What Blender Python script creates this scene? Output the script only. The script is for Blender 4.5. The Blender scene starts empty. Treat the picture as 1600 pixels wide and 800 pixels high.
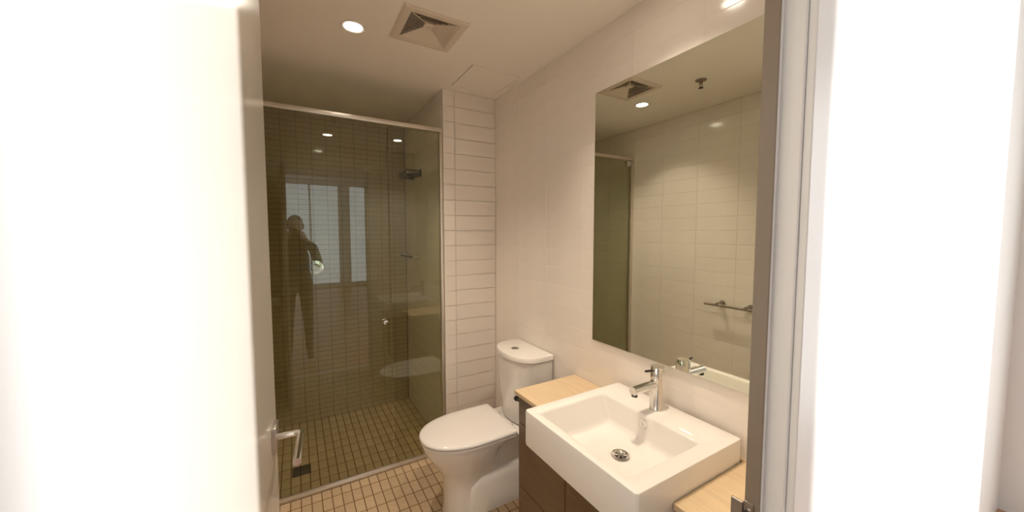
import bpy, bmesh, math, random
from mathutils import Vector, Matrix
random.seed(7)
C = bpy.context.scene
COL = C.collection

# ------------------------------------------------------------------ camera
cam_data = bpy.data.cameras.new('camera'); cam = bpy.data.objects.new('camera', cam_data); COL.objects.link(cam)
cam_data.sensor_width = 36; cam_data.lens = 36 * 566.1 / 1600; cam_data.clip_start = 0.01
cam.location = (0, 0, 1.47)
cam.rotation_euler = (math.radians(90 - 3.48), 0, math.radians(-30.83))
C.camera = cam

# ------------------------------------------------------------------ world, daylight, exposure
w = bpy.data.worlds.new('daylight_sky'); C.world = w; w.use_nodes = True
wb = w.node_tree.nodes['Background']; wb.inputs[0].default_value = (0.93, 0.97, 1.0, 1); wb.inputs[1].default_value = 0.7
C.view_settings.view_transform = 'Standard'; C.view_settings.look = 'None'
C.view_settings.exposure = 0.26; C.view_settings.gamma = 1.0; C.view_settings.use_curve_mapping = False

def area(name, loc, rot, sx, sy, power, col):
    d = bpy.data.lights.new(name, 'AREA'); d.shape = 'RECTANGLE'; d.size = sx; d.size_y = sy; d.energy = power; d.color = col
    o = bpy.data.objects.new(name, d); COL.objects.link(o); o.location = loc; o.rotation_euler = rot
    return o
P2 = math.pi / 2
area('daylight_far_window', (0.35, -6.82, 1.45), (P2, 0, 0), 2.9, 2.8, 24, (0.93, 0.97, 1.0))          # daylight through window_1
area('added_side_light', (3.28, -1.35, 1.3), (0, P2, 0), 2.4, 2.2, 42, (1.0, 0.985, 0.96))         # added light at the made-up side window, whitens door leaf and hall wall
sd = bpy.data.lights.new('added_low_sun', 'SUN'); sd.energy = 7.2; sd.angle = math.radians(0.6); sd.color = (1.0, 0.99, 0.98)
so = bpy.data.objects.new('added_low_sun', sd); COL.objects.link(so); so.location = (6, -3, 3)                # added low sun, aimed so the door leaf and hall wall turn white
so.rotation_euler = Vector((-1.0, 0.835, -0.10)).to_track_quat('-Z', 'Y').to_euler()
SPOT_POWER = 42; SPOT_COL = (1.0, 0.85, 0.69)

# ------------------------------------------------------------------ dimensions (metres, camera above origin)
H = 2.393          # ceiling
XR = 1.212         # mirror wall
XL = -0.215        # left wall
YF, YH = 0.312, 0.262   # door wall: bathroom face, hall face
YS = 2.258         # nib wall / shower screen
XN = 0.832         # shower side wall
YB = 3.2           # shower back wall
DX0, DX1 = -0.112, 0.667   # doorway

# ------------------------------------------------------------------ materials
def mat(name, col, rough=0.5, metal=0.0, var=0.0, scale=8.0, bump=0.0, bscale=60.0, coat=0.0, rnd=0.0, stretch=None, spec=0.5, emit=None):
    m = bpy.data.materials.new(name); m.use_nodes = True
    nt = m.node_tree; N = nt.nodes; L = nt.links; b = N['Principled BSDF']
    b.inputs['Roughness'].default_value = rough; b.inputs['Metallic'].default_value = metal
    b.inputs['Specular IOR Level'].default_value = spec; b.inputs['Coat Weight'].default_value = coat
    tc = N.new('ShaderNodeTexCoord'); mp = N.new('ShaderNodeMapping'); L.new(tc.outputs['Object'], mp.inputs[0])
    if stretch: mp.inputs['Scale'].default_value = stretch
    nz = N.new('ShaderNodeTexNoise'); nz.inputs['Scale'].default_value = scale; nz.inputs['Detail'].default_value = 4
    L.new(mp.outputs[0], nz.inputs['Vector'])
    mr = N.new('ShaderNodeMapRange'); mr.inputs[1].default_value = 0.3; mr.inputs[2].default_value = 0.7
    mr.inputs[3].default_value = 1 - var; mr.inputs[4].default_value = 1 + var
    L.new(nz.outputs[0], mr.inputs[0])
    val = mr.outputs[0]
    if rnd:
        oi = N.new('ShaderNodeObjectInfo'); r2 = N.new('ShaderNodeMapRange'); r2.inputs[3].default_value = 1 - rnd; r2.inputs[4].default_value = 1 + rnd
        L.new(oi.outputs['Random'], r2.inputs[0]); mu = N.new('ShaderNodeMath'); mu.operation = 'MULTIPLY'
        L.new(val, mu.inputs[0]); L.new(r2.outputs[0], mu.inputs[1]); val = mu.outputs[0]
    hs = N.new('ShaderNodeVectorMath'); hs.operation = 'SCALE'; hs.inputs[0].default_value = col
    L.new(val, hs.inputs['Scale']); L.new(hs.outputs[0], b.inputs['Base Color'])
    if bump:
        n2 = N.new('ShaderNodeTexNoise'); n2.inputs['Scale'].default_value = bscale; L.new(mp.outputs[0], n2.inputs['Vector'])
        bp = N.new('ShaderNodeBump'); bp.inputs['Strength'].default_value = bump; bp.inputs['Distance'].default_value = 0.002
        L.new(n2.outputs[0], bp.inputs['Height']); L.new(bp.outputs[0], b.inputs['Normal'])
    if emit:
        b.inputs['Emission Color'].default_value = (*emit[0], 1); b.inputs['Emission Strength'].default_value = emit[1]
    return m

def sheet_glass(name, tint, f0=0.04, gloss=(1, 1, 1)):
    m = bpy.data.materials.new(name); m.use_nodes = True; nt = m.node_tree; N = nt.nodes; L = nt.links
    N.remove(N['Principled BSDF']); out = N['Material Output']
    g = N.new('ShaderNodeNewGeometry'); d = N.new('ShaderNodeVectorMath'); d.operation = 'DOT_PRODUCT'
    L.new(g.outputs['Normal'], d.inputs[0]); L.new(g.outputs['Incoming'], d.inputs[1])
    def mth(op, a, bv):
        n = N.new('ShaderNodeMath'); n.operation = op
        for i, v in enumerate((a, bv)):
            if v is None: continue
            if isinstance(v, (int, float)): n.inputs[i].default_value = v
            else: L.new(v, n.inputs[i])
        return n.outputs[0]
    ab = mth('ABSOLUTE', d.outputs['Value'], None); om = mth('SUBTRACT', 1.0, ab); p5 = mth('POWER', om, 5.0)
    F = mth('ADD', mth('MULTIPLY', p5, 1 - f0), f0)          # Schlick reflectance, same from both sides
    t = N.new('ShaderNodeBsdfTransparent'); t.inputs[0].default_value = (*tint, 1)
    gl = N.new('ShaderNodeBsdfGlossy'); gl.inputs['Roughness'].default_value = 0.0; gl.inputs[0].default_value = (*gloss, 1)
    mx = N.new('ShaderNodeMixShader'); L.new(F, mx.inputs[0]); L.new(t.outputs[0], mx.inputs[1]); L.new(gl.outputs[0], mx.inputs[2])
    L.new(mx.outputs[0], out.inputs[0])
    return m

M = dict(
    tile=mat('glazed_white_tile', (0.86, 0.79, 0.71), 0.12, var=0.015, bump=0.02, bscale=9, rnd=0.012),
    grout=mat('pale_grout', (0.84, 0.77, 0.685), 0.85, var=0.04, scale=40),
    floor_tile=mat('tan_floor_tile', (0.60, 0.445, 0.28), 0.38, var=0.07, scale=30, rnd=0.08, bump=0.05, bscale=120),
    floor_grout=mat('brown_grout', (0.22, 0.13, 0.065), 0.9, var=0.08, scale=40),
    shower_tile=mat('brown_mosaic_tile', (0.46, 0.36, 0.22), 0.07, var=0.04, scale=14, rnd=0.05, bump=0.03, bscale=10),
    shower_grout=mat('mosaic_grout', (0.20, 0.145, 0.08), 0.85, var=0.05, scale=40),
    ceiling=mat('ceiling_paint', (0.93, 0.87, 0.79), 0.75, var=0.01, scale=3, bump=0.03, bscale=200),
    plaster=mat('white_wall_paint', (0.86, 0.85, 0.83), 0.6, var=0.01, scale=3, bump=0.03, bscale=180),
    gloss_paint=mat('semi_gloss_door_paint', (0.62, 0.57, 0.51), 0.16, var=0.01, scale=4),
    jamb_shade_paint=mat('jamb_shade_paint', (0.26, 0.205, 0.15), 0.4, var=0.02, scale=6),  # dark colour painted in for the shaded side of the jamb
    trim_paint=mat('white_trim_paint', (0.88, 0.87, 0.85), 0.4, var=0.01, scale=6),
    ceramic=mat('white_ceramic', (0.84, 0.80, 0.75), 0.07, var=0.008, scale=3, coat=0.3),
    seat=mat('white_seat_plastic', (0.84, 0.80, 0.76), 0.16, var=0.008, scale=3),
    chrome=mat('polished_chrome', (0.82, 0.80, 0.77), 0.08, 1.0, var=0.03, scale=5),
    satin=mat('satin_metal', (0.66, 0.62, 0.56), 0.3, 1.0, var=0.05, scale=20),
    rail=mat('satin_aluminium_rail', (0.74, 0.68, 0.60), 0.34, 0.85, var=0.04, scale=12),
    dark=mat('dark_metal', (0.05, 0.045, 0.04), 0.4, 0.6, var=0.1, scale=10),
    old_metal=mat('dull_metal', (0.33, 0.28, 0.23), 0.42, 0.8, var=0.08, scale=30),
    button=mat('grey_button', (0.25, 0.23, 0.21), 0.35, 0.7, var=0.05),
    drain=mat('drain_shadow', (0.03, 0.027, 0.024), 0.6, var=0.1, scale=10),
    vent=mat('vent_plastic', (0.74, 0.64, 0.53), 0.5, var=0.01, scale=5),
    mesh=mat('vent_mesh', (0.30, 0.25, 0.20), 0.6, var=0.1, scale=30),
    counter=mat('maple_laminate', (0.70, 0.53, 0.33), 0.3, var=0.06, scale=7, stretch=(14, 1.2, 6)),
    wood=mat('dark_brown_veneer', (0.135, 0.083, 0.045), 0.32, var=0.14, scale=9, stretch=(6, 1.0, 14)),
    carcass=mat('cabinet_carcass', (0.16, 0.12, 0.10), 0.5, var=0.05, scale=9),
    mirror=mat('mirror_silver', (0.80, 0.825, 0.73), 0.0, 1.0, var=0.0),
    mirror_edge=mat('mirror_edge_glass', (0.55, 0.60, 0.52), 0.1, var=0.02),
    lens=mat('downlight_lens', (1, 1, 1), 0.3, var=0.0, emit=((1.0, 0.90, 0.76), 28)),
    trim_ring=mat('downlight_trim', (0.80, 0.74, 0.66), 0.3, var=0.01),
    glass=sheet_glass('shower_glass', (0.86, 0.875, 0.79), 0.055),
    window_glass=sheet_glass('window_glass', (0.97, 0.98, 0.98)),
    timber=mat('brown_timber_floor', (0.52, 0.28, 0.165), 0.35, var=0.14, scale=5, stretch=(9, 0.8, 1), rnd=0.1),
    skin=mat('skin', (0.62, 0.42, 0.33), 0.5, var=0.03, scale=20),
    hair=mat('dark_hair', (0.04, 0.03, 0.025), 0.55, var=0.2, scale=60, stretch=(1, 1, 0.2)),
    shirt=mat('dark_shirt', (0.07, 0.065, 0.07), 0.8, var=0.1, scale=30, bump=0.2, bscale=400),
    trousers=mat('dark_trousers', (0.05, 0.05, 0.06), 0.85, var=0.1, scale=30, bump=0.2, bscale=400),
    eye=mat('eye', (0.75, 0.73, 0.70), 0.2, var=0.0),
    iris=mat('iris', (0.05, 0.035, 0.025), 0.2, var=0.0),
    lip=mat('lip', (0.50, 0.25, 0.21), 0.5, var=0.02),
    camera_black=mat('camera_body', (0.03, 0.03, 0.03), 0.45, var=0.1, scale=60),
)

# ------------------------------------------------------------------ mesh helpers
WM = {}
def B(): return bmesh.new()
def box(bm, x0, x1, y0, y1, z0, z1, bev=0.0, seg=2):
    r = bmesh.ops.create_cube(bm, size=1); vs = r['verts']
    for v in vs:
        v.co = Vector((x0 + (v.co.x + .5) * (x1 - x0), y0 + (v.co.y + .5) * (y1 - y0), z0 + (v.co.z + .5) * (z1 - z0)))
    if bev:
        es = list({e for v in vs for e in v.link_edges})
        bmesh.ops.bevel(bm, geom=es, offset=bev, segments=seg, affect='EDGES', profile=0.5)
    return bm
def loft(bm, rings, cap0=True, cap1=True, closed=True):
    vr = [[bm.verts.new(p) for p in ring] for ring in rings]
    n = len(rings[0])
    for a, b in zip(vr, vr[1:]):
        for i in range(n if closed else n - 1):
            j = (i + 1) % n
            bm.faces.new((a[i], a[j], b[j], b[i]))
    if cap0: bm.faces.new(list(reversed(vr[0])))
    if cap1: bm.faces.new(vr[-1])
    return bm
def frame_axes(d):
    d = Vector(d).normalized(); a = Vector((0, 0, 1)) if abs(d.z) < .9 else Vector((1, 0, 0))
    u = d.cross(a).normalized(); return u, d.cross(u).normalized()
def cyl(bm, p0, p1, r0, r1=None, seg=24, cap0=True, cap1=True):
    p0 = Vector(p0); p1 = Vector(p1); r1 = r0 if r1 is None else r1; u, v = frame_axes(p1 - p0)
    f = lambda p, r: [p + (u * math.cos(t) + v * math.sin(t)) * r for t in (2 * math.pi * i / seg for i in range(seg))]
    return loft(bm, [f(p0, r0), f(p1, r1)], cap0, cap1)
def lathe(bm, origin, axis, prof, seg=32, cap0=True, cap1=True):   # prof: (distance along axis, radius)
    o = Vector(origin); d = Vector(axis).normalized(); u, v = frame_axes(d)
    rings = [[o + d * h + (u * math.cos(t) + v * math.sin(t)) * max(r, 1e-4) for t in (2 * math.pi * i / seg for i in range(seg))] for h, r in prof]
    return loft(bm, rings, cap0, cap1)
def tube(bm, pts, r, seg=12):
    pts = [Vector(p) for p in pts]; rings = []; u = None
    for i, p in enumerate(pts):
        d = ((pts[min(i + 1, len(pts) - 1)] - p).normalized() + (p - pts[max(i - 1, 0)]).normalized()).normalized()
        if u is None: u, v = frame_axes(d)
        else: u = (u - d * u.dot(d)).normalized(); v = d.cross(u).normalized()
        rings.append([p + (u * math.cos(t) + v * math.sin(t)) * r for t in (2 * math.pi * k / seg for k in range(seg))])
    return loft(bm, rings)
def bend(pts, rad, n=6):     # rounds the inner corners of a polyline
    pts = [Vector(p) for p in pts]; out = [pts[0]]
    for a, b, c in zip(pts, pts[1:], pts[2:]):
        p = b + (a - b).normalized() * rad; q = b + (c - b).normalized() * rad
        for i in range(n + 1):
            t = i / n; out.append(p * (1 - t) ** 2 + b * 2 * t * (1 - t) + q * t * t)
    return out + [pts[-1]]
def obj(name, bm, m, parent=None, smooth=None, local=False):
    bmesh.ops.recalc_face_normals(bm, faces=bm.faces[:])
    if parent is not None and not local: bm.transform(WM[parent.name].inverted())
    me = bpy.data.meshes.new(name); bm.to_mesh(me); bm.free()
    for k in (m if isinstance(m, (list, tuple)) else [m]): me.materials.append(k)
    if smooth is not None:
        for p in me.polygons: p.use_smooth = True
        me.set_sharp_from_angle(angle=math.radians(smooth))
    o = bpy.data.objects.new(name, me); COL.objects.link(o)
    if parent is not None: o.parent = parent; WM[o.name] = WM[parent.name]
    else: WM[o.name] = Matrix.Identity(4)
    return o
def thing(name, label, cat, loc=(0, 0, 0), rz=0.0, group=None):
    o = bpy.data.objects.new(name, None); COL.objects.link(o); o.location = loc; o.rotation_euler = (0, 0, rz)
    o.empty_display_size = 0.05; o['label'] = label; o['category'] = cat
    if group: o['group'] = group
    WM[o.name] = Matrix.Translation(loc) @ Matrix.Rotation(rz, 4, 'Z')
    return o
def tag(o, label, cat, group=None):
    o['label'] = label; o['category'] = cat
    if group: o['group'] = group
    return o
def struct(name, bm, m, label=None, **k):
    o = obj(name, bm, m, **k); o['kind'] = 'structure'
    if label: o['label'] = label
    return o
def copy_tree(o, parent=None):
    c = o.copy(); COL.objects.link(c); c.parent = parent
    for ch in list(o.children): copy_tree(ch, c)
    return c

# ------------------------------------------------------------------ tiles: one mesh per size, one object per tile
TM = {}
def tile_mesh(nrm, a, b, m, cham=0.0009, th=0.006):
    key = (nrm, round(a, 4), round(b, 4), m.name)
    if key in TM: return TM[key]
    bm = B(); c = cham
    def P(u, v, d):
        if nrm == '+z': return (u, v, d)
        if nrm == '-x': return (-d, u, v)
        if nrm == '+x': return (d, u, v)
        if nrm == '-y': return (u, -d, v)
    rings = []
    for inset, d in ((0, -th), (0, -c), (c, 0)):
        x, y = a / 2 - inset, b / 2 - inset
        rings.append([P(-x, -y, d), P(x, -y, d), P(x, y, d), P(-x, y, d)])
    loft(bm, rings); bmesh.ops.recalc_face_normals(bm, faces=bm.faces[:])
    me = bpy.data.meshes.new('tile'); bm.to_mesh(me); bm.free(); me.materials.append(m); TM[key] = me
    return me
def spans(lo, hi, start, pitch):
    out = []; k = math.floor((lo - start) / pitch)
    while start + k * pitch < hi - 1e-6:
        a = max(lo, start + k * pitch); b = min(hi, start + (k + 1) * pitch)
        if b - a > 0.012: out.append((a, b))
        k += 1
    return out
def lay(parent, name, nrm, plane, us, vs, gap, m, wob=0.0, keep=None, limit=300, hole=None):
    cells = []
    for (u0, u1) in us:
        for (v0, v1) in vs:
            u, v = (u0 + u1) / 2, (v0 + v1) / 2
            if hole and hole(u, v): continue
            pos = {'+z': (u, v, plane), '-x': (plane, u, v), '+x': (plane, u, v), '-y': (u, plane, v)}[nrm]
            cells.append((keep(pos) if keep else 0, pos, u1 - u0 - gap, v1 - v0 - gap))
    cells.sort(key=lambda c: c[0])
    for _, pos, a, b in cells[:limit]:
        o = bpy.data.objects.new(name, tile_mesh(nrm, a, b, m)); COL.objects.link(o); o.parent = parent; o.location = pos
        o.rotation_euler = [random.uniform(-wob, wob) for _ in range(3)]
    if cells[limit:]:
        bm = B()
        for _, pos, a, b in cells[limit:]:
            me = tile_mesh(nrm, a, b, m); n0 = len(bm.verts); bm.from_mesh(me); bm.verts.ensure_lookup_table()
            R = Matrix.Translation(pos) @ Matrix.Rotation(random.uniform(-wob, wob), 4, 'X') @ Matrix.Rotation(random.uniform(-wob, wob), 4, 'Z')
            bmesh.ops.transform(bm, matrix=R, verts=bm.verts[n0:])
        s = obj(name + '_field', bm, m, parent); s['kind'] = 'stuff'
G = 0.0006   # tile face stands this proud of the grout

# ------------------------------------------------------------------ large structure
fl = struct('floor', box(B(), XL - .1, XR + .1, YH, YB + .1, -.12, -G), M['floor_grout'])
cw = math.cos(math.radians(30.83)); sw = math.sin(math.radians(30.83))
def seen_floor(p):      # nearest visible floor first: in the frame and not under the vanity
    x, y, z = p; d = x * sw + y * cw; s = x * cw - y * sw
    px = 800 + 566 * s / d if d > .1 else 9999
    off = 0 if (y > 1.2 and 400 < px < 860) else 10
    return off + d
lay(fl, 'tile', '+z', 0.0, spans(XL, XR, 0.2325, 0.05), spans(YF, YS, 1.985, 0.10), 0.005, M['floor_tile'], 0.0015, seen_floor, 300)
sh_floor = struct('shower_floor', box(B(), XL, XN, YS + .001, YB, -.05, -G + .0002), M['floor_grout'])
lay(sh_floor, 'tile', '+z', 0.0, spans(XL, XN, 0.2325, 0.05), spans(YS + .03, YB, 1.985, 0.10), 0.005, M['floor_tile'], 0.0015)

wr = struct('wall_right', box(B(), XR + G, XR + .1, YF - .03, YS + .02, -.12, H + .1), M['grout'])
rows = spans(0, H, H - 2.4, 0.10)
lay(wr, 'tile', '-x', XR, spans(YF, YS, YS - 3.0, 0.30), rows, 0.0013, M['tile'], 0.0007)
wn = struct('wall_nib', box(box(B(), XN + G, XR + .1, YS + G, YB + .1, -.12, H + .1), XN + G, XR + .1, YS + G, YS + .02, -.12, H + .1), M['grout'])
lay(wn, 'tile', '-y', YS, spans(XN, XR, XR - .9, 0.30), rows, 0.0013, M['tile'], 0.0007)
lay(wn, 'tile', '-x', XN, spans(YS, YB, YB - 1.2, 0.30), rows, 0.0013, M['tile'], 0.0007)
wl = struct('wall_left', box(B(), XL - .1, XL - .0016, YH, YB + .1, -.12, H + .1), M['grout'])
lay(wl, 'tile', '+x', XL, spans(YF, YB, YS - 3.0, 0.30), rows, 0.0034, M['tile'], 0.0007)
wk = struct('wall_back', box(B(), XL, XN, YB + G, YB + .1, -.12, H + .1), M['shower_grout'])
lay(wk, 'tile', '-y', YB, spans(XL, XN, 0.125, 0.10), spans(0, H, 0.0, 0.0385), 0.003, M['shower_tile'], 0.0012,
    lambda p: abs(p[2] - 1.2) + (5 if p[0] < -.1 else 0), 300)

# ceiling with an opening for the vent and one for the hatch
VX, VY, VS = 0.548, 1.655, 0.107      # vent centre, half opening
HX0, HX1, HY0, HY1 = 0.86, 1.165, 1.86, 2.185
bm = B(); xs = sorted([XL, VX - VS, VX + VS, XN, HX0, HX1, XR]); ys = sorted([YF, VY - VS, VY + VS, HY0, HY1, YS, YB])
for x0, x1 in zip(xs, xs[1:]):
    for y0, y1 in zip(ys, ys[1:]):
        cx, cy = (x0 + x1) / 2, (y0 + y1) / 2
        if abs(cx - VX) < VS and abs(cy - VY) < VS: continue
        if HX0 < cx < HX1 and HY0 < cy < HY1: continue
        if cx > XN and cy > YS: continue
        box(bm, x0, x1, y0, y1, H, H + .02)
ceil = struct('ceiling', bm, M['ceiling'])
bm = B(); box(bm, XL - .1, XR + .1, YH - .01, YB + .1, H + .14, H + .2)
box(bm, XL, XR, YF - .05, YF, H + .02, H + .14)
struct('ceiling_slab', bm, M['plaster'])

# door wall (bathroom face / hall face) with the doorway, and the long room behind the camera
HXA, HXB, HYB = -1.9, 3.2, -6.7; HH = 2.95
DT = 2.05
bm = B()
box(bm, HXA, DX0 - .088, YH, YF, -.12, HH + .1); box(bm, DX1 + .088, HXB, YH, YF, -.12, HH + .1); box(bm, DX0 - .088, DX1 + .088, YH, YF, DT + .088, HH + .1)
struct('wall_front', bm, M['plaster'], 'white wall around the doorway')
bm = B()      # white door lining and hall-side architrave
for x_in, s in ((DX1, 1), (DX0, -1)):
    def bx(u0, u1, y0, y1): box(bm, min(x_in + s * u0, x_in + s * u1), max(x_in + s * u0, x_in + s * u1), y0, y1, -.002, DT + .05, .0015, 1)
    bx(.014 if s > 0 else .066, .09, YH, YF + .004)
    bx(.019 if s > 0 else .072, .125, YH - .012, YH)
box(bm, DX0 - .09, DX1 + .09, YH, YF + .004, DT + .046, DT + .09, .0015, 1); box(bm, DX0 - .125, DX1 + .125, YH - .012, YH, DT + .052, DT + .115, .0015, 1)
struct('trim_1', bm, M['trim_paint'], 'white door lining and architrave around the bathroom doorway')
bm = B()      # door stop pieces of the lining
box(bm, DX1 + .004, DX1 + .016, YF - .019, YF + .003, -.002, DT + .046, .001, 1); box(bm, DX0 - .066, DX0, YF - .019, YF + .003, -.002, DT + .046, .001, 1)
box(bm, DX0, DX1 + .004, YF - .019, YF + .003, DT, DT + .046, .001, 1)
struct('trim_4', bm, M['trim_paint'], 'white door stop around the bathroom doorway')
lin = struct('trim_5', box(B(), DX1, DX1 + .0042, YF - .020, YF + .004, -.002, DT, .001, 1), M['jamb_shade_paint'], 'strip painted dark as shade on the latch side of the doorway')  # part of the white frame, shade put into its colour
sp = obj('strike_plate', box(box(box(B(), DX1 - .0025, DX1 + .001, YF - .012, YF + .004, .93, 1.002, .0008), DX1 - .006, DX1 - .0005, YF + .004, YF + .024, .935, .998, .0015), DX1 - .006, DX1 - .002, YF - .010, YF - .004, .975, .992, .001), M['old_metal'], lin)
obj('strike_hole', box(B(), DX1 - .0075, DX1 - .002, YF - .004, YF + .002, .955, .985), M['drain'], lin)

bm = B()
box(bm, HXA - .1, HXA, HYB - .1, YF, -.12, HH + .1); struct('wall_hall_left', bm, M['plaster'])
def wall_with_hole(axis, plane0, plane1, a0, a1, w0, w1, z0, z1):
    bm = B()
    for (p, q, c, d) in ((a0, w0, -.12, HH + .1), (w1, a1, -.12, HH + .1), (w0, w1, -.12, z0), (w0, w1, z1, HH + .1)):
        if q - p < 1e-4 or d - c < 1e-4: continue
        if axis == 'x': box(bm, plane0, plane1, p, q, c, d)
        else: box(bm, p, q, plane0, plane1, c, d)
    return bm
bm = B()
for (p, q, c, d) in ((HYB - .1, -2.6, -.12, HH + .1), (-.2, YF, -.12, HH + .1), (-2.6, -.2, -.12, .05), (-2.6, -.2, 2.62, HH + .1), (-2.6, -1.87, .05, 1.12)):
    box(bm, HXB, HXB + .1, p, q, c, d)
struct('wall_hall_right', bm, M['plaster'])
struct('wall_hall_back', wall_with_hole('y', HYB - .1, HYB, HXA, HXB, -1.1, 1.8, .05, 2.85), M['plaster'])
struct('ceiling_hall', box(B(), HXA, HXB, HYB, YH, HH, HH + .1), M['plaster'])
hf = struct('floor_hall', box(B(), HXA, HXB, HYB, YH, -.12, -.004), M['timber'])
k = 0
for x0, x1 in spans(-.45, .95, 0, .14):
    for y0, y1 in spans(HYB, YH, -.3 * (k % 4) - .2, 1.2):
        obj('plank', box(B(), x0 + .0012, x1 - .0012, y0 + .0012, y1 - .0012, -.02, 0, .0015, 1), M['timber'], hf)
    k += 1
def window(name, axis, pl, a0, a1, z0, z1, n):
    bm = B(); f = .05
    def bx(b, p, q, c, d, t0=-.03, t1=.03):
        if axis == 'x': box(b, pl + t0, pl + t1, p, q, c, d)
        else: box(b, p, q, pl + t0, pl + t1, c, d)
    bx(bm, a0, a1, z0, z0 + f); bx(bm, a0, a1, z1 - f, z1)
    for i in range(n + 1):
        c = a0 + (a1 - a0 - f) * i / n; bx(bm, c, c + f, z0 + f, z1 - f)
    o = struct(name, bm, M['trim_paint'])
    for i in range(n):
        c = a0 + f + (a1 - a0 - f) * i / n; d = a0 + (a1 - a0 - f) * (i + 1) / n
        b = B(); bx(b, c, d, z0 + f, z1 - f, -.003, .003); obj('pane', b, M['window_glass'], o)
window('window_1', 'y', HYB - .05, -1.1, 1.1, .05, 2.85, 3)
struct('trim_6', box(B(), 1.1, 1.3, HYB - .1, HYB, .05, 2.85), M['plaster'], 'white pier between the far windows')
window('window_3', 'y', HYB - .05, 1.3, 1.8, .05, 2.85, 1)
window('added_window_2', 'x', HXB + .05, -1.9, -.2, .05, 2.62, 1)  # made-up side window, lets the added sun reach the hall wall
window('added_window_4', 'x', HXB + .05, -2.6, -1.9, 1.12, 2.62, 1)  # made-up window, high sill limits the added sun on the leaf
bm = B(); box(bm, XL, DX0 - .05, YF, YF + .002, 0, H); box(bm, DX1 + .05, XR, YF, YF + .002, 0, H); box(bm, DX0 - .05, DX1 + .05, YF, YF + .002, DT + .05, H)
struct('trim_2', bm, M['ceiling'], 'painted bathroom side of the door wall')
struct('trim_3', box(B(), DX0, DX1, YH - .01, YF, -.012, .002, .001), M['satin'], 'metal threshold strip in the doorway')

# ------------------------------------------------------------------ the open door: leaf, lever set, hinges
LW = 0.742
leafpos = (-.110, YF + .004, 0); leafrot = -math.radians(4.2)
bm = box(B(), -.036, 0, 0, LW, .008, 2.04, .0015, 1)
door = struct('door_1', bm, M['gloss_paint'], 'white painted door leaf standing open on the left', local=True)
door.location = leafpos; door.rotation_euler = (0, 0, leafrot)
ry = LW - .058; rzh = 0.992
for s, x0 in ((1, 0), (-1, -.036)):
    def X(d): return x0 + s * d
    lo, hi = sorted((X(0), X(.009)))
    lv = obj('rose', box(B(), lo, hi, ry - .026, ry + .026, rzh - .03, rzh + .03, .0015), M['satin'], door, 30, local=True)
    reach = .058 if s > 0 else .05
    pts = bend([(X(.008), ry, rzh), (X(reach), ry, rzh), (X(reach), ry - .134, rzh)], .016)
    obj('lever', tube(B(), pts, .0085 if s > 0 else .0075, 16), M['chrome'], lv, 40, local=True)
for z in (.25, 1.1, 1.82):
    obj('hinge', cyl(B(), (.004, -.002, z - .05), (.004, -.002, z + .05), .006, seg=12), M['satin'], door, 40, local=True)
obj('latch_plate', box(B(), -.03, -.006, LW - .001, LW + .0015, rzh - .06, rzh + .06, .0005, 1), M['satin'], door, local=True)

# ------------------------------------------------------------------ shower screen
sc = thing('shower_screen', 'tinted glass shower screen in a satin metal frame between left wall and nib wall', 'shower screen', (.31, YS + .016, 0))
ST = 2.145
obj('top_rail', box(B(), XL + .002, XN - .003, YS, YS + .032, ST - .026, ST, .003), M['rail'], sc, 30)
obj('sill_rail', box(box(B(), XL + .002, XN - .003, YS, YS + .032, .0005, .016, .003), XL + .002, XN - .003, YS + .01, YS + .022, .01, .026, .002), M['rail'], sc, 30)
obj('jamb', box(B(), XL + .002, XL + .03, YS, YS + .032, .016, ST - .026, .003), M['rail'], sc, 30)
obj('jamb', box(B(), XN - .022, XN - .003, YS, YS + .032, .016, ST - .026, .003), M['rail'], sc, 30)
gd = obj('glass_door', box(B(), XL + .034, .487, YS + .011, YS + .019, .03, ST - .03), M['glass'], sc)
obj('glass_panel', box(B(), .493, XN - .02, YS + .011, YS + .019, .027, ST - .026), M['glass'], sc)
kb = B(); lathe(kb, (.452, YS + .0108, .937), (0, -1, 0), [(0, .008), (.012, .008), (.014, .014), (.03, .0155), (.034, .013), (.035, .002)], 24)
obj('knob', kb, M['chrome'], gd, 40)
kb = B(); lathe(kb, (.452, YS + .0192, .937), (0, 1, 0), [(0, .008), (.012, .008), (.014, .014), (.03, .0155), (.034, .013), (.035, .002)], 24)
obj('knob', kb, M['chrome'], gd, 40)
for z in (.055, ST - .055):
    obj('pivot_block', box(B(), XL + .034, XL + .09, YS + .004, YS + .026, z - .022, z + .022, .002), M['chrome'], gd, 30)

# ------------------------------------------------------------------ shower fittings
t = thing('shower_mixer', 'round chrome mixer tap on the brown shower back wall', 'tap', (.129, YB, 1.21))
bm = B(); lathe(bm, (.129, YB - .0005, 1.21), (0, -1, 0), [(0, .056), (.006, .056), (.009, .053), (.010, .03)], 40)
pl = obj('wall_plate', bm, M['chrome'], t, 35)
bm = B(); lathe(bm, (.129, YB - .010, 1.21), (0, -1, 0), [(0, .028), (.04, .026), (.046, .022), (.047, .004)], 32)
obj('mixer_body', bm, M['satin'], t, 35)
obj('lever', tube(B(), [(.129, YB - .04, 1.21), (.115, YB - .055, 1.235), (.095, YB - .075, 1.262)], .0055, 12), M['chrome'], t, 40)

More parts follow.
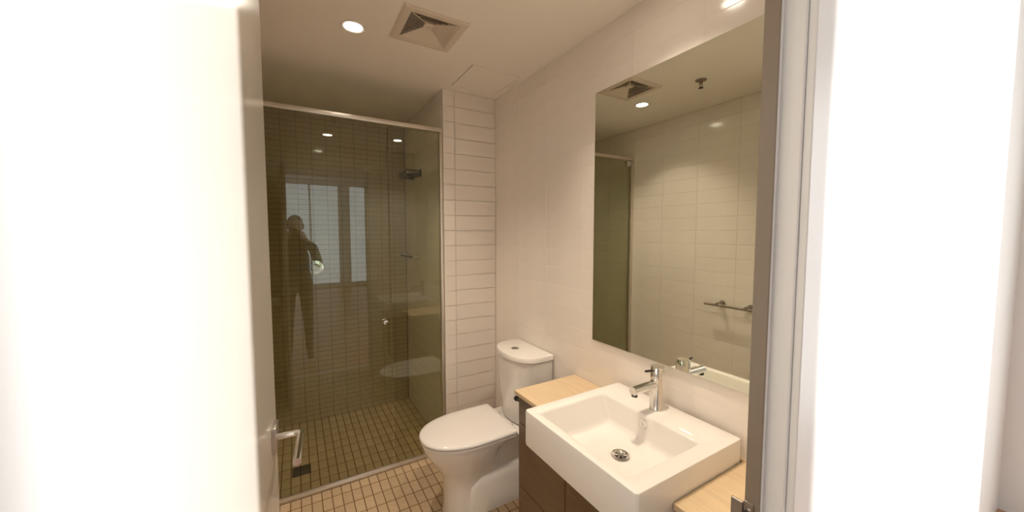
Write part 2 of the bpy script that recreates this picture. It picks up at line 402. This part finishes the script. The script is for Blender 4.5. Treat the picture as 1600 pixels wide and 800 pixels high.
t = thing('shower_basket', 'dark wire basket high on the white shower side wall', 'shower basket', (XN, 2.86, 1.92))
bm = B()
xa, xb, ya, yb, zb, ztp = XN - .11, XN - .006, 2.73, 2.98, 1.915, 1.945
for z in (zb, ztp):
    tube(bm, bend([(xb, ya, z), (xa, ya, z), (xa, yb, z), (xb, yb, z)], .02), .004, 8)
    tube(bm, [(xb, ya, z), (xb, yb, z)], .004, 8)
obj('rim_wire', bm, M['dark'], t, 50)
for i in range(9):
    y = ya + .02 + (yb - ya - .04) * i / 8
    obj('wire', tube(B(), bend([(xb, y, ztp), (xb, y, zb), (xa, y, zb), (xa, y, ztp)], .008), .002, 6), M['dark'], t, 50)
for y in (2.735, 2.95):
    obj('mount', box(B(), XN - .012, XN - .0003, y - .012, y + .012, zb - .012, ztp + .012, .002), M['dark'], t)

t = thing('shower_rail', 'short dark rail on the white shower side wall below the wire basket', 'rail', (XN, 2.98, 1.29))
obj('bar', tube(B(), [(XN - .062, 2.80, 1.292), (XN - .062, 3.13, 1.292)], .009, 14), M['dark'], t, 40)
for y in (2.82, 3.10):
    b = B(); lathe(b, (XN - .0003, y, 1.292), (-1, 0, 0), [(0, .02), (.006, .02), (.008, .011), (.062, .0095)], 20); obj('post', b, M['satin'], t, 40)

t = thing('floor_drain', 'small square dark grate in the tan shower floor', 'drain', (-.012, 2.53, 0))
bm = B()
for a in ((-.062, .038, 2.48, 2.487), (-.062, .038, 2.573, 2.58), (-.062, -.055, 2.487, 2.573), (.031, .038, 2.487, 2.573)): box(bm, *a, .0003, .005)
obj('frame', bm, M['dark'], t)
obj('sump', box(B(), -.055, .031, 2.487, 2.573, .0003, .0012), M['drain'], t)
for i in range(7):
    y = 2.493 + i * .0115; obj('bar', box(B(), -.055, .031, y, y + .005, .0012, .0045), M['dark'], t)

# ------------------------------------------------------------------ toilet
TY = 1.76
wc = thing('toilet', 'white close-coupled toilet with closed lid beside the vanity', 'toilet', (.9, TY, 0))
def dshape(xt, xw, xr, hb, hr, z, n=28, rc=.03, yc=TY):
    """oval front tip xt, widest at xw (half width hb), straight back at xr with half width hr"""
    pts = []
    for i in range(n + 1):
        a = math.pi / 2 + math.pi * i / n
        ca, sa = math.cos(a), math.sin(a)
        pts.append((xw + (xw - xt) * (-abs(ca) ** .92), yc + hb * math.copysign(abs(sa) ** .92, sa), z))
    # rear, near side (y negative) to far side
    m = 6
    for i in range(1, m): 
        s = i / m; pts.append((xw + (xr - rc - xw) * s, yc - (hb + (hr - hb) * s * s), z))
    for i in range(5):
        a = -math.pi / 2 + (math.pi / 2) * i / 4; pts.append((xr - rc + rc * math.cos(a), yc - (hr - rc) + rc * math.sin(a), z))
    for i in range(5):
        a = (math.pi / 2) * i / 4; pts.append((xr - rc + rc * math.cos(a), yc + (hr - rc) + rc * math.sin(a), z))
    for i in range(m - 1, 0, -1):
        s = i / m; pts.append((xw + (xr - rc - xw) * s, yc + (hb + (hr - hb) * s * s), z))
    return pts
def smooth_stack(keys, n=5):    # keys: tuples, Catmull-Rom through them
    out = []
    for i in range(len(keys) - 1):
        p0 = keys[max(i - 1, 0)]; p1 = keys[i]; p2 = keys[i + 1]; p3 = keys[min(i + 2, len(keys) - 1)]
        for j in range(n):
            t = j / n
            out.append(tuple(.5 * (2 * b + (c - a) * t + (2 * a - 5 * b + 4 * c - d) * t * t + (-a + 3 * b - 3 * c + d) * t ** 3) for a, b, c, d in zip(p0, p1, p2, p3)))
    return out + [keys[-1]]
bm = B()
keys = [  # xt, xw, xr, hb, hr, z
    (.628, .74, .90, .108, .105, 0), (.632, .74, .90, .104, .100, .02), (.636, .745, .90, .100, .095, .12), (.625, .75, .92, .108, .095, .20),
    (.585, .76, .94, .135, .09, .27), (.545, .775, .96, .160, .10, .33), (.525, .785, .98, .174, .14, .375), (.522, .785, .985, .177, .155, .398)]
loft(bm, [dshape(k[0], k[1], k[2], k[3], k[4], k[5]) for k in smooth_stack(keys)])
# trap skirt behind the bowl, neck, and the deck that carries the cistern
def rrect(x0, x1, hw, z, r=.03, yc=TY, n=4):
    pts = []
    for cx, cy, a0 in ((x1 - r, hw - r, 0), (x0 + r, hw - r, 90), (x0 + r, -hw + r, 180), (x1 - r, -hw + r, 270)):
        for i in range(n + 1):
            a = math.radians(a0 + 90 * i / n); pts.append((cx + r * math.cos(a), yc + cy + r * math.sin(a), z))
    return pts
loft(bm, [rrect(.72, 1.12, .118, 0), rrect(.72, 1.12, .116, .02), rrect(.74, 1.12, .114, .15), rrect(.78, 1.12, .108, .19), rrect(.80, 1.11, .085, .212)])
loft(bm, [rrect(.80, 1.12, .085, .19), rrect(.80, 1.15, .085, .30), rrect(.82, 1.18, .12, .36), rrect(.83, 1.195, .155, .385), rrect(.83, 1.2, .16, .398)])
obj('pan', bm, M['ceramic'], wc, 50)
def slab(zs, grow, **kw):
    return loft(B(), [dshape(.512 - g, .785, .985 + g * .3, .186 + g, .183 + g, z, rc=.016) for z, g in zip(zs, grow)])
obj('seat', slab((.400, .402, .412, .415), (-.008, -.003, -.002, -.008)), M['seat'], wc, 40)
bm = B(); zz = [(.417, -.006), (.419, 0), (.424, .001), (.430, -.002), (.434, -.009), (.4365, -.03), (.438, -.07)]
loft(bm, [dshape(.512 - g, .785, .985 + g, .186 + g, .183 + g, z, rc=.016) for z, g in zz])
ld = obj('lid', bm, M['seat'], wc, 50)
for s in (-1, 1):
    obj('hinge', cyl(B(), (.992, TY + s * .075 - .02, .416), (.992, TY + s * .075 + .02, .416), .010, seg=16), M['seat'], ld, 40)
def cist(xf, hw, bow, z, xb_=1.206):
    pts = []; n = 14
    for i in range(n + 1):
        u = -1 + 2 * i / n
        a_ = u * math.pi / 2; pts.append((xf + bow * (1 - abs(math.cos(a_)) ** .9), TY - hw * math.copysign(abs(math.sin(a_)) ** .9, u), z))
    pts += [(xb_, TY - hw + .004, z), (xb_, TY, z), (xb_, TY + hw - .004, z)]
    return pts
CT = .802
obj('cistern', loft(B(), [cist(1.028, .165, .13, .401), cist(1.018, .172, .13, .415), cist(1.006, .180, .13, .6), cist(1.000, .184, .13, CT - .034)]), M['ceramic'], wc, 40)
cl = obj('cistern_lid', loft(B(), [cist(.996, .186, .13, CT - .030), cist(.990, .191, .13, CT - .028), cist(.990, .191, .13, CT - .008), cist(.993, .188, .13, CT - .002), cist(1.0, .181, .13, CT)]), M['ceramic'], wc, 40)
bm = B(); lathe(bm, (1.083, TY + .02, CT - .001), (0, 0, 1), [(0, .023), (.003, .023), (.004, .021)], 28); fb = obj('flush_button', bm, M['satin'], cl, 40)
bm = B(); lathe(bm, (1.083, TY + .02, CT + .0025), (0, 0, 1), [(0, .017), (.0022, .0165), (.0028, .014)], 24); obj('button_cap', bm, M['button'], fb, 40)

# ------------------------------------------------------------------ vanity: cabinet, worktop, basin, tap
BY0, BY1 = .578, 1.09; BX0, BX1 = .704, 1.192; BZ = .826; BB = .692
CZ = .752
vc = thing('vanity_cabinet', 'dark brown vanity cabinet with drawers under the white basin', 'cabinet', (1.03, .86, 0))
VX0 = .878
bm = B(); box(bm, VX0, 1.205, .345, 1.378, .11, .685)
box(bm, VX0, 1.205, BY1 + .006, 1.378, .685, CZ - .019); box(bm, VX0, 1.205, .345, BY0 - .006, .685, CZ - .019)
obj('carcass', bm, M['carcass'], vc)
obj('kickboard', box(B(), .93, 1.2, .36, 1.37, .0005, .11), M['carcass'], vc)
def front(name, y0, y1, z0, z1):
    return obj(name, box(B(), .860, .8775, y0, y1, z0, z1, .0012, 1), M['wood'], vc)
for (z0, z1) in ((.118, .303), (.307, .603)): front('drawer', 1.044, 1.380, z0, z1)
front('drawer', BY1 + .006, 1.380, .607, CZ - .022)
front('drawer', 1.044, BY1 + .004, .607, .686)
front('door', .694, 1.040, .118, .686); front('door', .346, .690, .118, .686)
front('filler_panel', .346, BY0 - .006, .690, CZ - .022)

bm = B()
box(bm, .845, 1.2105, BY1 + .003, 1.395, CZ - .018, CZ, .002); box(bm, .845, 1.2105, YF + .008, BY0 - .003, CZ - .018, CZ, .002)
box(bm, BX1 + .003, 1.2105, BY0 - .004, BY1 + .004, CZ - .018, CZ)
tag(obj('worktop', bm, M['counter'], None), 'pale maple laminate worktop around the white basin', 'worktop')

bs = thing('basin', 'white square semi-recessed washbasin projecting in front of the pale worktop', 'basin', ((BX0 + BX1) / 2, (BY0 + BY1) / 2, BB))
def rr(x0, x1, y0, y1, z, r, n=5):
    pts = []
    for cx, cy, a0 in ((x1 - r, y1 - r, 0), (x0 + r, y1 - r, 90), (x0 + r, y0 + r, 180), (x1 - r, y0 + r, 270)):
        for i in range(n + 1):
            a = math.radians(a0 + 90 * i / n); pts.append((cx + r * math.cos(a), cy + r * math.sin(a), z))
    return pts
bm = B()
IX0, IX1, IY0, IY1, IZ = .738, 1.052, .632, 1.040, .728
rings = [rr(BX0 + .006, BX1, BY0 + .006, BY1 - .006, BB, .012), rr(BX0 + .001, BX1, BY0 + .001, BY1 - .001, BB + .004, .012), rr(BX0, BX1, BY0, BY1, BB + .012, .012), rr(BX0, BX1, BY0, BY1, BZ - .006, .012),
         rr(BX0 + .0015, BX1 - .0015, BY0 + .0015, BY1 - .0015, BZ - .0015, .012), rr(BX0 + .006, BX1 - .006, BY0 + .006, BY1 - .006, BZ, .012),
         rr(IX0 - .004, IX1 + .004, IY0 - .004, IY1 + .004, BZ, .014), rr(IX0, IX1, IY0, IY1, BZ - .003, .014), rr(IX0 + .002, IX1 - .002, IY0 + .002, IY1 - .002, BZ - .010, .015)]
dx, dy = .018, .030
for k in range(1, 7):
    a = k / 6 * math.pi / 2
    z0 = IZ + .022; rings.append(rr(IX0 + .008 + dx * .5 + .022 * (1 - math.cos(a)) , IX1 - .004 - .022 * (1 - math.cos(a)), IY0 + dy + .022 * (1 - math.cos(a)), IY1 - dy - .022 * (1 - math.cos(a)), z0 - .022 * math.sin(a), .022))
DRX, DRY = .915, .822
last = [(DRX + .02 * math.cos(math.radians(q)), DRY + .02 * math.sin(math.radians(q)), IZ - .005) for q in [a0 + 90 * i / 5 for a0 in (0, 90, 180, 270) for i in range(6)]]
rings.append(last)
loft(bm, rings, True, True)
obj('bowl', bm, M['ceramic'], bs, 40)
bm = B(); lathe(bm, (DRX, DRY, IZ - .006), (0, 0, 1), [(0, .014), (.007, .027), (.0095, .030), (.0105, .0285), (.0085, .022), (.006, .019)], 32, True, False)
dr = obj('drain', bm, M['chrome'], bs, 40)
bm = B(); lathe(bm, (DRX, DRY, IZ - .001), (0, 0, 1), [(0, .0195), (.001, .0195)], 24); obj('drain_well', bm, M['drain'], dr)
bm = B(); lathe(bm, (DRX, DRY, IZ + .0005), (0, 0, 1), [(0, .006), (.003, .008), (.005, .008), (.006, .004)], 20)
for k in range(3):
    a = math.radians(20 + 60 * k); box_ = cyl(bm, (DRX + .019 * math.cos(a), DRY + .019 * math.sin(a), IZ + .001), (DRX - .019 * math.cos(a), DRY - .019 * math.sin(a), IZ + .001), .002, seg=8)
obj('drain_cross', bm, M['satin'], dr, 40)
OX = IX1 - .0045
bm = B(); lathe(bm, (OX + .002, .838, .794), (-1, 0, .05), [(0, .013), (.004, .0145), (.0055, .0135), (.005, .0095), (.003, .009)], 28, True, False)
ov = obj('overflow_ring', bm, M['chrome'], bs, 40)
bm = B(); lathe(bm, (OX, .838, .794), (-1, 0, .05), [(0, .0092), (.0008, .0092)], 20); obj('overflow_hole', bm, M['seat'], ov)

TX, TYY = 1.128, .845
tp = thing('basin_tap', 'chrome mixer tap standing on the back ledge of the basin', 'tap', (TX, TYY, BZ))
bm = B(); lathe(bm, (TX, TYY, BZ + .0003), (0, 0, 1), [(0, .027), (.004, .027), (.006, .026), (.12, .026), (.121, .025)], 40); obj('tap_body', bm, M['chrome'], tp, 40)
bm = B(); lathe(bm, (TX, TYY, BZ + .1215), (0, 0, 1), [(0, .026), (.034, .026), (.037, .024), (.0375, .002)], 40); cp = obj('cap', bm, M['chrome'], tp, 40)
sp_ = obj('spout', tube(B(), [(TX - .015, TYY, BZ + .097), (TX - .132, TYY, BZ + .094)], .0155, 24), M['chrome'], tp, 40)
bm = B(); cyl(bm, (TX - .122, TYY, BZ + .0805), (TX - .123, TYY, BZ + .0735), .0105, seg=20); obj('aerator', bm, M['dark'], sp_, 40)
obj('lever', tube(B(), [(TX - .02, TYY, BZ + .147), (TX - .062, TYY + .004, BZ + .151)], .0042, 12), M['dark'], cp, 40)

pg = thing('paper_holder_peg', 'small dark peg on the far side of the dark brown cabinet', 'peg', (.868, 1.3805, .70))
obj('peg', tube(B(), [(.870, 1.3805, .697), (.870, 1.412, .697)], .0075, 12), M['dark'], pg, 40)
obj('peg_end', cyl(B(), (.870, 1.412, .697), (.870, 1.422, .697), .012, seg=20), M['dark'], pg, 40)

# ------------------------------------------------------------------ mirror
mi = thing('wall_mirror', 'large frameless mirror on the tiled wall above the basin', 'mirror', (XR, .8, .97))
MY0, MY1, MZ0, MZ1 = .36, 1.268, .967, 2.115
obj('backing', box(B(), XR - .0055, XR - .0008, MY0, MY1, MZ0, MZ1), M['mirror_edge'], mi)
bm = B(); loft(bm, [[(XR - .006, MY0, MZ0), (XR - .006, MY1, MZ0), (XR - .006, MY1, MZ1), (XR - .006, MY0, MZ1)],
     [(XR - .0075, MY0, MZ0), (XR - .0075, MY1, MZ0), (XR - .0075, MY1, MZ1), (XR - .0075, MY0, MZ1)],
     [(XR - .0085, MY0 + .001, MZ0 + .001), (XR - .0085, MY1 - .001, MZ0 + .001), (XR - .0085, MY1 - .001, MZ1 - .001), (XR - .0085, MY0 + .001, MZ1 - .001)]])
obj('mirror_glass', bm, M['mirror'], mi)

# ------------------------------------------------------------------ towel rail on the left wall (seen in the mirror)
tr = thing('towel_rail', 'short chrome towel rail on the white tiled left wall reflected in the mirror', 'towel rail', (XL, 1.37, .965))
obj('bar', tube(B(), [(XL + .065, 1.19, .966), (XL + .065, 1.535, .966)], .0095, 16), M['old_metal'], tr, 40)
for y in (1.25, 1.44):
    bm = B(); lathe(bm, (XL + .0003, y, .972), (1, 0, 0), [(0, .021), (.006, .021), (.008, .013), (.07, .013), (.076, .011)], 24); obj('post', bm, M['old_metal'], tr, 40)

# ------------------------------------------------------------------ ceiling fittings
def downlight():
    t = thing('downlight', 'x', 'light', (0, 0, H), 0, 'recessed ceiling downlights')
    bm = B(); lathe(bm, (0, 0, H - .0002), (0, 0, -1), [(0, .052), (.003, .052), (.005, .049), (.004, .041), (.0015, .038)], 40, True, False)
    obj('trim_ring', bm, M['trim_ring'], t, 40)
    bm = B(); lathe(bm, (0, 0, H - .0008), (0, 0, -1), [(0, .0385), (.0012, .0385), (.002, .036)], 32); obj('lens', bm, M['lens'], t, 40)
    d = bpy.data.lights.new('downlight_beam', 'SPOT'); d.energy = SPOT_POWER; d.color = SPOT_COL; d.spot_size = math.radians(112); d.spot_blend = 0.95; d.shadow_soft_size = .024
    o = bpy.data.objects.new('downlight_beam', d); COL.objects.link(o); o.parent = t; o.location = (0, 0, -.012)
    return t
dl = downlight()
for i, (x, y, lab) in enumerate(((.250, 1.800, 'round recessed downlight left of the square ceiling vent'), (.896, .838, 'round recessed downlight over the basin, mirrored in the wall tiles'), (.285, .715, 'round recessed downlight nearest the doorway, seen only as a glint in the shower glass'))):
    o = dl if i == 0 else copy_tree(dl)
    o.location = (x, y, H); o['label'] = lab
    if i == 2:      # a dimmer lamp near the door
        for ch in o.children:
            if ch.type == 'LIGHT': ch.data = ch.data.copy(); ch.data.energy = SPOT_POWER * .22

vt = thing('ceiling_vent', 'square four-way ceiling vent with angled blades', 'vent', (VX, VY, H))
o_ = .143
bm = B()
def ring4(h, z): return [(VX - h, VY - h, z), (VX + h, VY - h, z), (VX + h, VY + h, z), (VX - h, VY + h, z)]
loft(bm, [ring4(o_, H - .0003), ring4(o_, H - .004), ring4(o_ - .006, H - .009), ring4(VS + .008, H - .009), ring4(VS, H - .006), ring4(VS, H + .012)], False, False)
obj('vent_frame', bm, M['vent'], vt)
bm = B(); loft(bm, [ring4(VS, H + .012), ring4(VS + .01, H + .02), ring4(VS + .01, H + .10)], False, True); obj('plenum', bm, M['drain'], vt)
nb = 5
def slope(rr): return H - .004 + .026 * (1 - rr / VS)      # pyramid recessed upwards to the centre
for q in (0, 1, 3):                                          # three louvred sides; the fourth, on the left, shows open wire mesh
    R = Matrix.Translation((VX, VY, 0)) @ Matrix.Rotation(q * P2, 4, 'Z')
    for k in range(nb):
        r0, r1 = VS * (1 - k / nb * .9), VS * (1 - (k + 1.0) / nb * .9)
        z0, z1 = slope(r0), slope(r1) + .010
        A = [(r0, -r0, z0), (r0, r0, z0), (r1, r1, z1), (r1, -r1, z1)]
        Bq = [(x, y, z + .0015) for x, y, z in A]
        bm = loft(B(), [A, Bq]); bm.transform(R); obj('blade', bm, M['vent'], vt)
bm = B()
for i in range(1, 11):                                       # sloping wire mesh of the left side
    rr_ = VS * i / 11
    cyl(bm, (VX - rr_, VY - rr_, slope(rr_)), (VX - rr_, VY + rr_, slope(rr_)), .0018, seg=6)
    for sg in (-1, 1):
        y = sg * VS * (i - .5) / 11
        cyl(bm, (VX - VS, VY + y, slope(VS)), (VX - abs(y), VY + y, slope(abs(y))), .0018, seg=6)
mm = obj('side_mesh', bm, M['mesh'], vt); mm['kind'] = 'stuff'
for a in range(4):
    d = Matrix.Rotation(a * P2, 4, 'Z') @ Vector((1, 1, 0))
    b = cyl(B(), Vector((VX, VY, slope(.015))) + d * .015, Vector((VX, VY, slope(VS))) + d * (VS - .002), .0022, seg=8); obj('rib', b, M['vent'], vt)
bm = B(); loft(bm, [ring4(.021, H + .030), ring4(.021, H + .014), ring4(.017, H + .011)]); obj('centre_cap', bm, M['vent'], vt)

ah = thing('access_panel', 'flush square access hatch in the ceiling in front of the nib wall', 'hatch', ((HX0 + HX1) / 2, (HY0 + HY1) / 2, H))
obj('hatch_panel', box(B(), HX0 + .005, HX1 - .003, HY0 + .003, HY1 - .003, H - .001, H + .013, .001, 1), M['ceiling'], ah)
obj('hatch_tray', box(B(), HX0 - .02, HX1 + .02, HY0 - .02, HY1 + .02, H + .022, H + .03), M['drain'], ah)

sk = thing('fire_sprinkler', 'small metal fire sprinkler hanging from the ceiling, reflected in the mirror', 'sprinkler', (.286, 1.338, H))
bm = B(); lathe(bm, (.286, 1.338, H - .0002), (0, 0, -1), [(0, .033), (.004, .031), (.009, .016)], 28); obj('escutcheon', bm, M['old_metal'], sk, 40)
bm = B(); cyl(bm, (.286, 1.338, H - .008), (.286, 1.338, H - .022), .009, seg=16)
for s in (-1, 1): tube(bm, [(.286 + s * .007, 1.338, H - .02), (.286 + s * .013, 1.338, H - .032), (.286 + s * .003, 1.338, H - .046)], .0028, 8)
obj('frame', bm, M['old_metal'], sk, 40)
bm = B(); lathe(bm, (.286, 1.338, H - .046), (0, 0, -1), [(0, .014), (.0015, .015), (.003, .012)], 20); obj('deflector', bm, M['dark'], sk, 40)

# ------------------------------------------------------------------ the photographer in the hall (a faint reflection in the shower glass)
pr = thing('person', 'person in dark clothes holding a camera, faintly reflected in the shower glass', 'person', (0, -.30, 0))
verts, edges, rad = [], [], []
def V(p, r_, parent=None):
    verts.append(Vector(p)); rad.append(r_ if isinstance(r_, tuple) else (r_, r_)); k = len(verts) - 1
    if parent is not None: edges.append((parent, k))
    return k
root = V((0, -.30, .93), (.15, .11))
wst = V((0, -.30, 1.06), (.135, .10), root); chs = V((0, -.30, 1.22), (.155, .115), wst); nb_ = V((0, -.29, 1.355), (.10, .08), chs)
nk = V((0, -.275, 1.42), .052, nb_); V((0, -.262, 1.47), .050, nk)
for s_ in (-1, 1):
    hp = V((s_ * .085, -.30, .86), .088, root); kn = V((s_ * .10, -.285, .49), .060, hp); cf = V((s_ * .102, -.305, .36), .054, kn); an = V((s_ * .105, -.31, .09), .038, cf)
    V((s_ * .115, -.20, .035), (.042, .034), an)
    sh = V((s_ * .165, -.292, 1.335), .062, nb_); el = V((s_ * .235, -.235, 1.09), .045, sh); fa = V((s_ * .185, -.17, 1.22), .040, el); wri = V((s_ * .115, -.112, 1.375), .027, fa)
    pa = V((s_ * .092, -.092, 1.43), (.034, .020), wri); V((s_ * .084, -.082, 1.462), (.030, .018), pa)
hands = []
for s_ in (-1, 1):      # four fingers wrapped round the front edge of the camera, thumb behind
    for i, ln in enumerate((.92, 1.0, .96, .8)):
        z = 1.485 - i * .019
        a = V((s_ * .086, -.080, z), .0095); b = V((s_ * .080, -.044, z + .002), .0088, a); c = V((s_ * (.080 - .026 * ln), -.028, z + .001), .0080, b); V((s_ * (.080 - .042 * ln), -.030, z - .002), .0070, c)
    a = V((s_ * .082, -.100, 1.445), .0115); b = V((s_ * .066, -.118, 1.468), .0105, a); V((s_ * .044, -.118, 1.482), .0090, b)
me = bpy.data.meshes.new('body_skeleton'); me.from_pydata([tuple(v) for v in verts], edges, [])
sko = bpy.data.objects.new('body_skeleton', me); COL.objects.link(sko)
md = sko.modifiers.new('skin', 'SKIN'); md.use_smooth_shade = True
for i, sv in enumerate(me.skin_vertices[0].data): sv.radius = rad[i]; sv.use_root = False
indeg = {b for a, b in edges}
for i in range(len(verts)):
    if i not in indeg: me.skin_vertices[0].data[i].use_root = True
ss = sko.modifiers.new('sub', 'SUBSURF'); ss.levels = 2; ss.render_levels = 2
dg = bpy.context.evaluated_depsgraph_get(); ev = sko.evaluated_get(dg)
bm = B(); bm.from_mesh(bpy.data.meshes.new_from_object(ev)); bpy.data.objects.remove(sko)
# head: lofted skull with jaw, nose, ears
hc = Vector((0, -.235, 1.56)); rings = []
for i in range(19):
    t = -1 + 2 * i / 18; z = .115 * t; rr_ = math.sqrt(max(1 - t * t, .0006))
    wx = .074 * rr_ ** .8 * (1 if t > -.1 else 1 - .22 * (-t - .1)); wy = .094 * rr_ ** .85
    ring = []
    for k in range(32):
        a = 2 * math.pi * k / 32; x = wx * math.cos(a); y = wy * math.sin(a)
        if math.sin(a) > .2: y += -.012 * (t < -.2) * rr_ + .020 * math.exp(-((t + .12) / .13) ** 2 - (x / .013) ** 2) + .007 * math.exp(-((t + .5) / .09) ** 2 - (x / .024) ** 2) - .009 * math.exp(-((t - .05) / .11) ** 2) * (math.exp(-((x - .031) / .015) ** 2) + math.exp(-((x + .031) / .015) ** 2))
        ring.append(hc + Vector((x, y, z)))
    rings.append(ring)
loft(bm, rings)
for s_ in (-1, 1): lathe(bm, hc + Vector((s_ * .070, -.012, -.006)), (s_, -.3, 0), [(0, .012), (.006, .026), (.011, .028), (.012, .018), (.008, .008)], 16)
o = obj('body', bm, [M['shirt'], M['trousers'], M['skin'], M['camera_black']], pr, 60)
for p in o.data.polygons:
    p.use_smooth = True; c = p.center + Vector((0, -.30, 0))
    hand = c.z > 1.385 and c.y > -.135
    p.material_index = 2 if (c.z > 1.425 or hand) else 0 if c.z > .90 else 1 if c.z > .085 else 3
hr_ = []
for i in range(11):
    t = -.30 + 1.3 * i / 10; t = min(t, .999); z = .122 * t; rr_ = math.sqrt(max(1 - t * t, .0008))
    hr_.append([hc + Vector((.080 * rr_ ** .8 * math.cos(a), (.101 * rr_ ** .85) * math.sin(a) if math.sin(a) < .25 or t > .55 else .25 * .101 * rr_ ** .85, z + .004)) for a in (2 * math.pi * k / 32 for k in range(32))])
obj('hair', loft(B(), hr_), M['hair'], o, 60)
for s_ in (-1, 1):
    bm = B(); bmesh.ops.create_uvsphere(bm, u_segments=16, v_segments=10, radius=.0125, matrix=Matrix.Translation(hc + Vector((s_ * .031, .068, .006)))); e = obj('eye', bm, M['eye'], o, 60)
    bm = B(); bmesh.ops.create_uvsphere(bm, u_segments=12, v_segments=8, radius=.0065, matrix=Matrix.Translation(hc + Vector((s_ * .031, .0755, .006)))); obj('iris', bm, M['iris'], e, 60)
bm = B(); bmesh.ops.create_uvsphere(bm, u_segments=16, v_segments=8, radius=1, matrix=Matrix.Translation(hc + Vector((0, .074, -.058))) @ Matrix.Diagonal((.022, .006, .0065, 1))); obj('mouth', bm, M['lip'], o, 60)
cm = thing('camera', 'black camera held by the person, faintly reflected in the shower glass', 'camera', (0, -.07, 1.42))
obj('camera_body', box(box(B(), -.066, .066, -.096, -.052, 1.425, 1.502, .006), -.022, .022, -.092, -.050, 1.50, 1.522, .006), M['camera_black'], cm, 40)
bm = B(); lathe(bm, (0, -.054, 1.464), (0, 1, 0), [(0, .031), (.026, .031), (.03, .029), (.036, .029), (.0365, .024), (.030, .022), (.030, .001)], 32); obj('lens_barrel', bm, M['camera_black'], cm, 40)

bpy.context.view_layer.update()
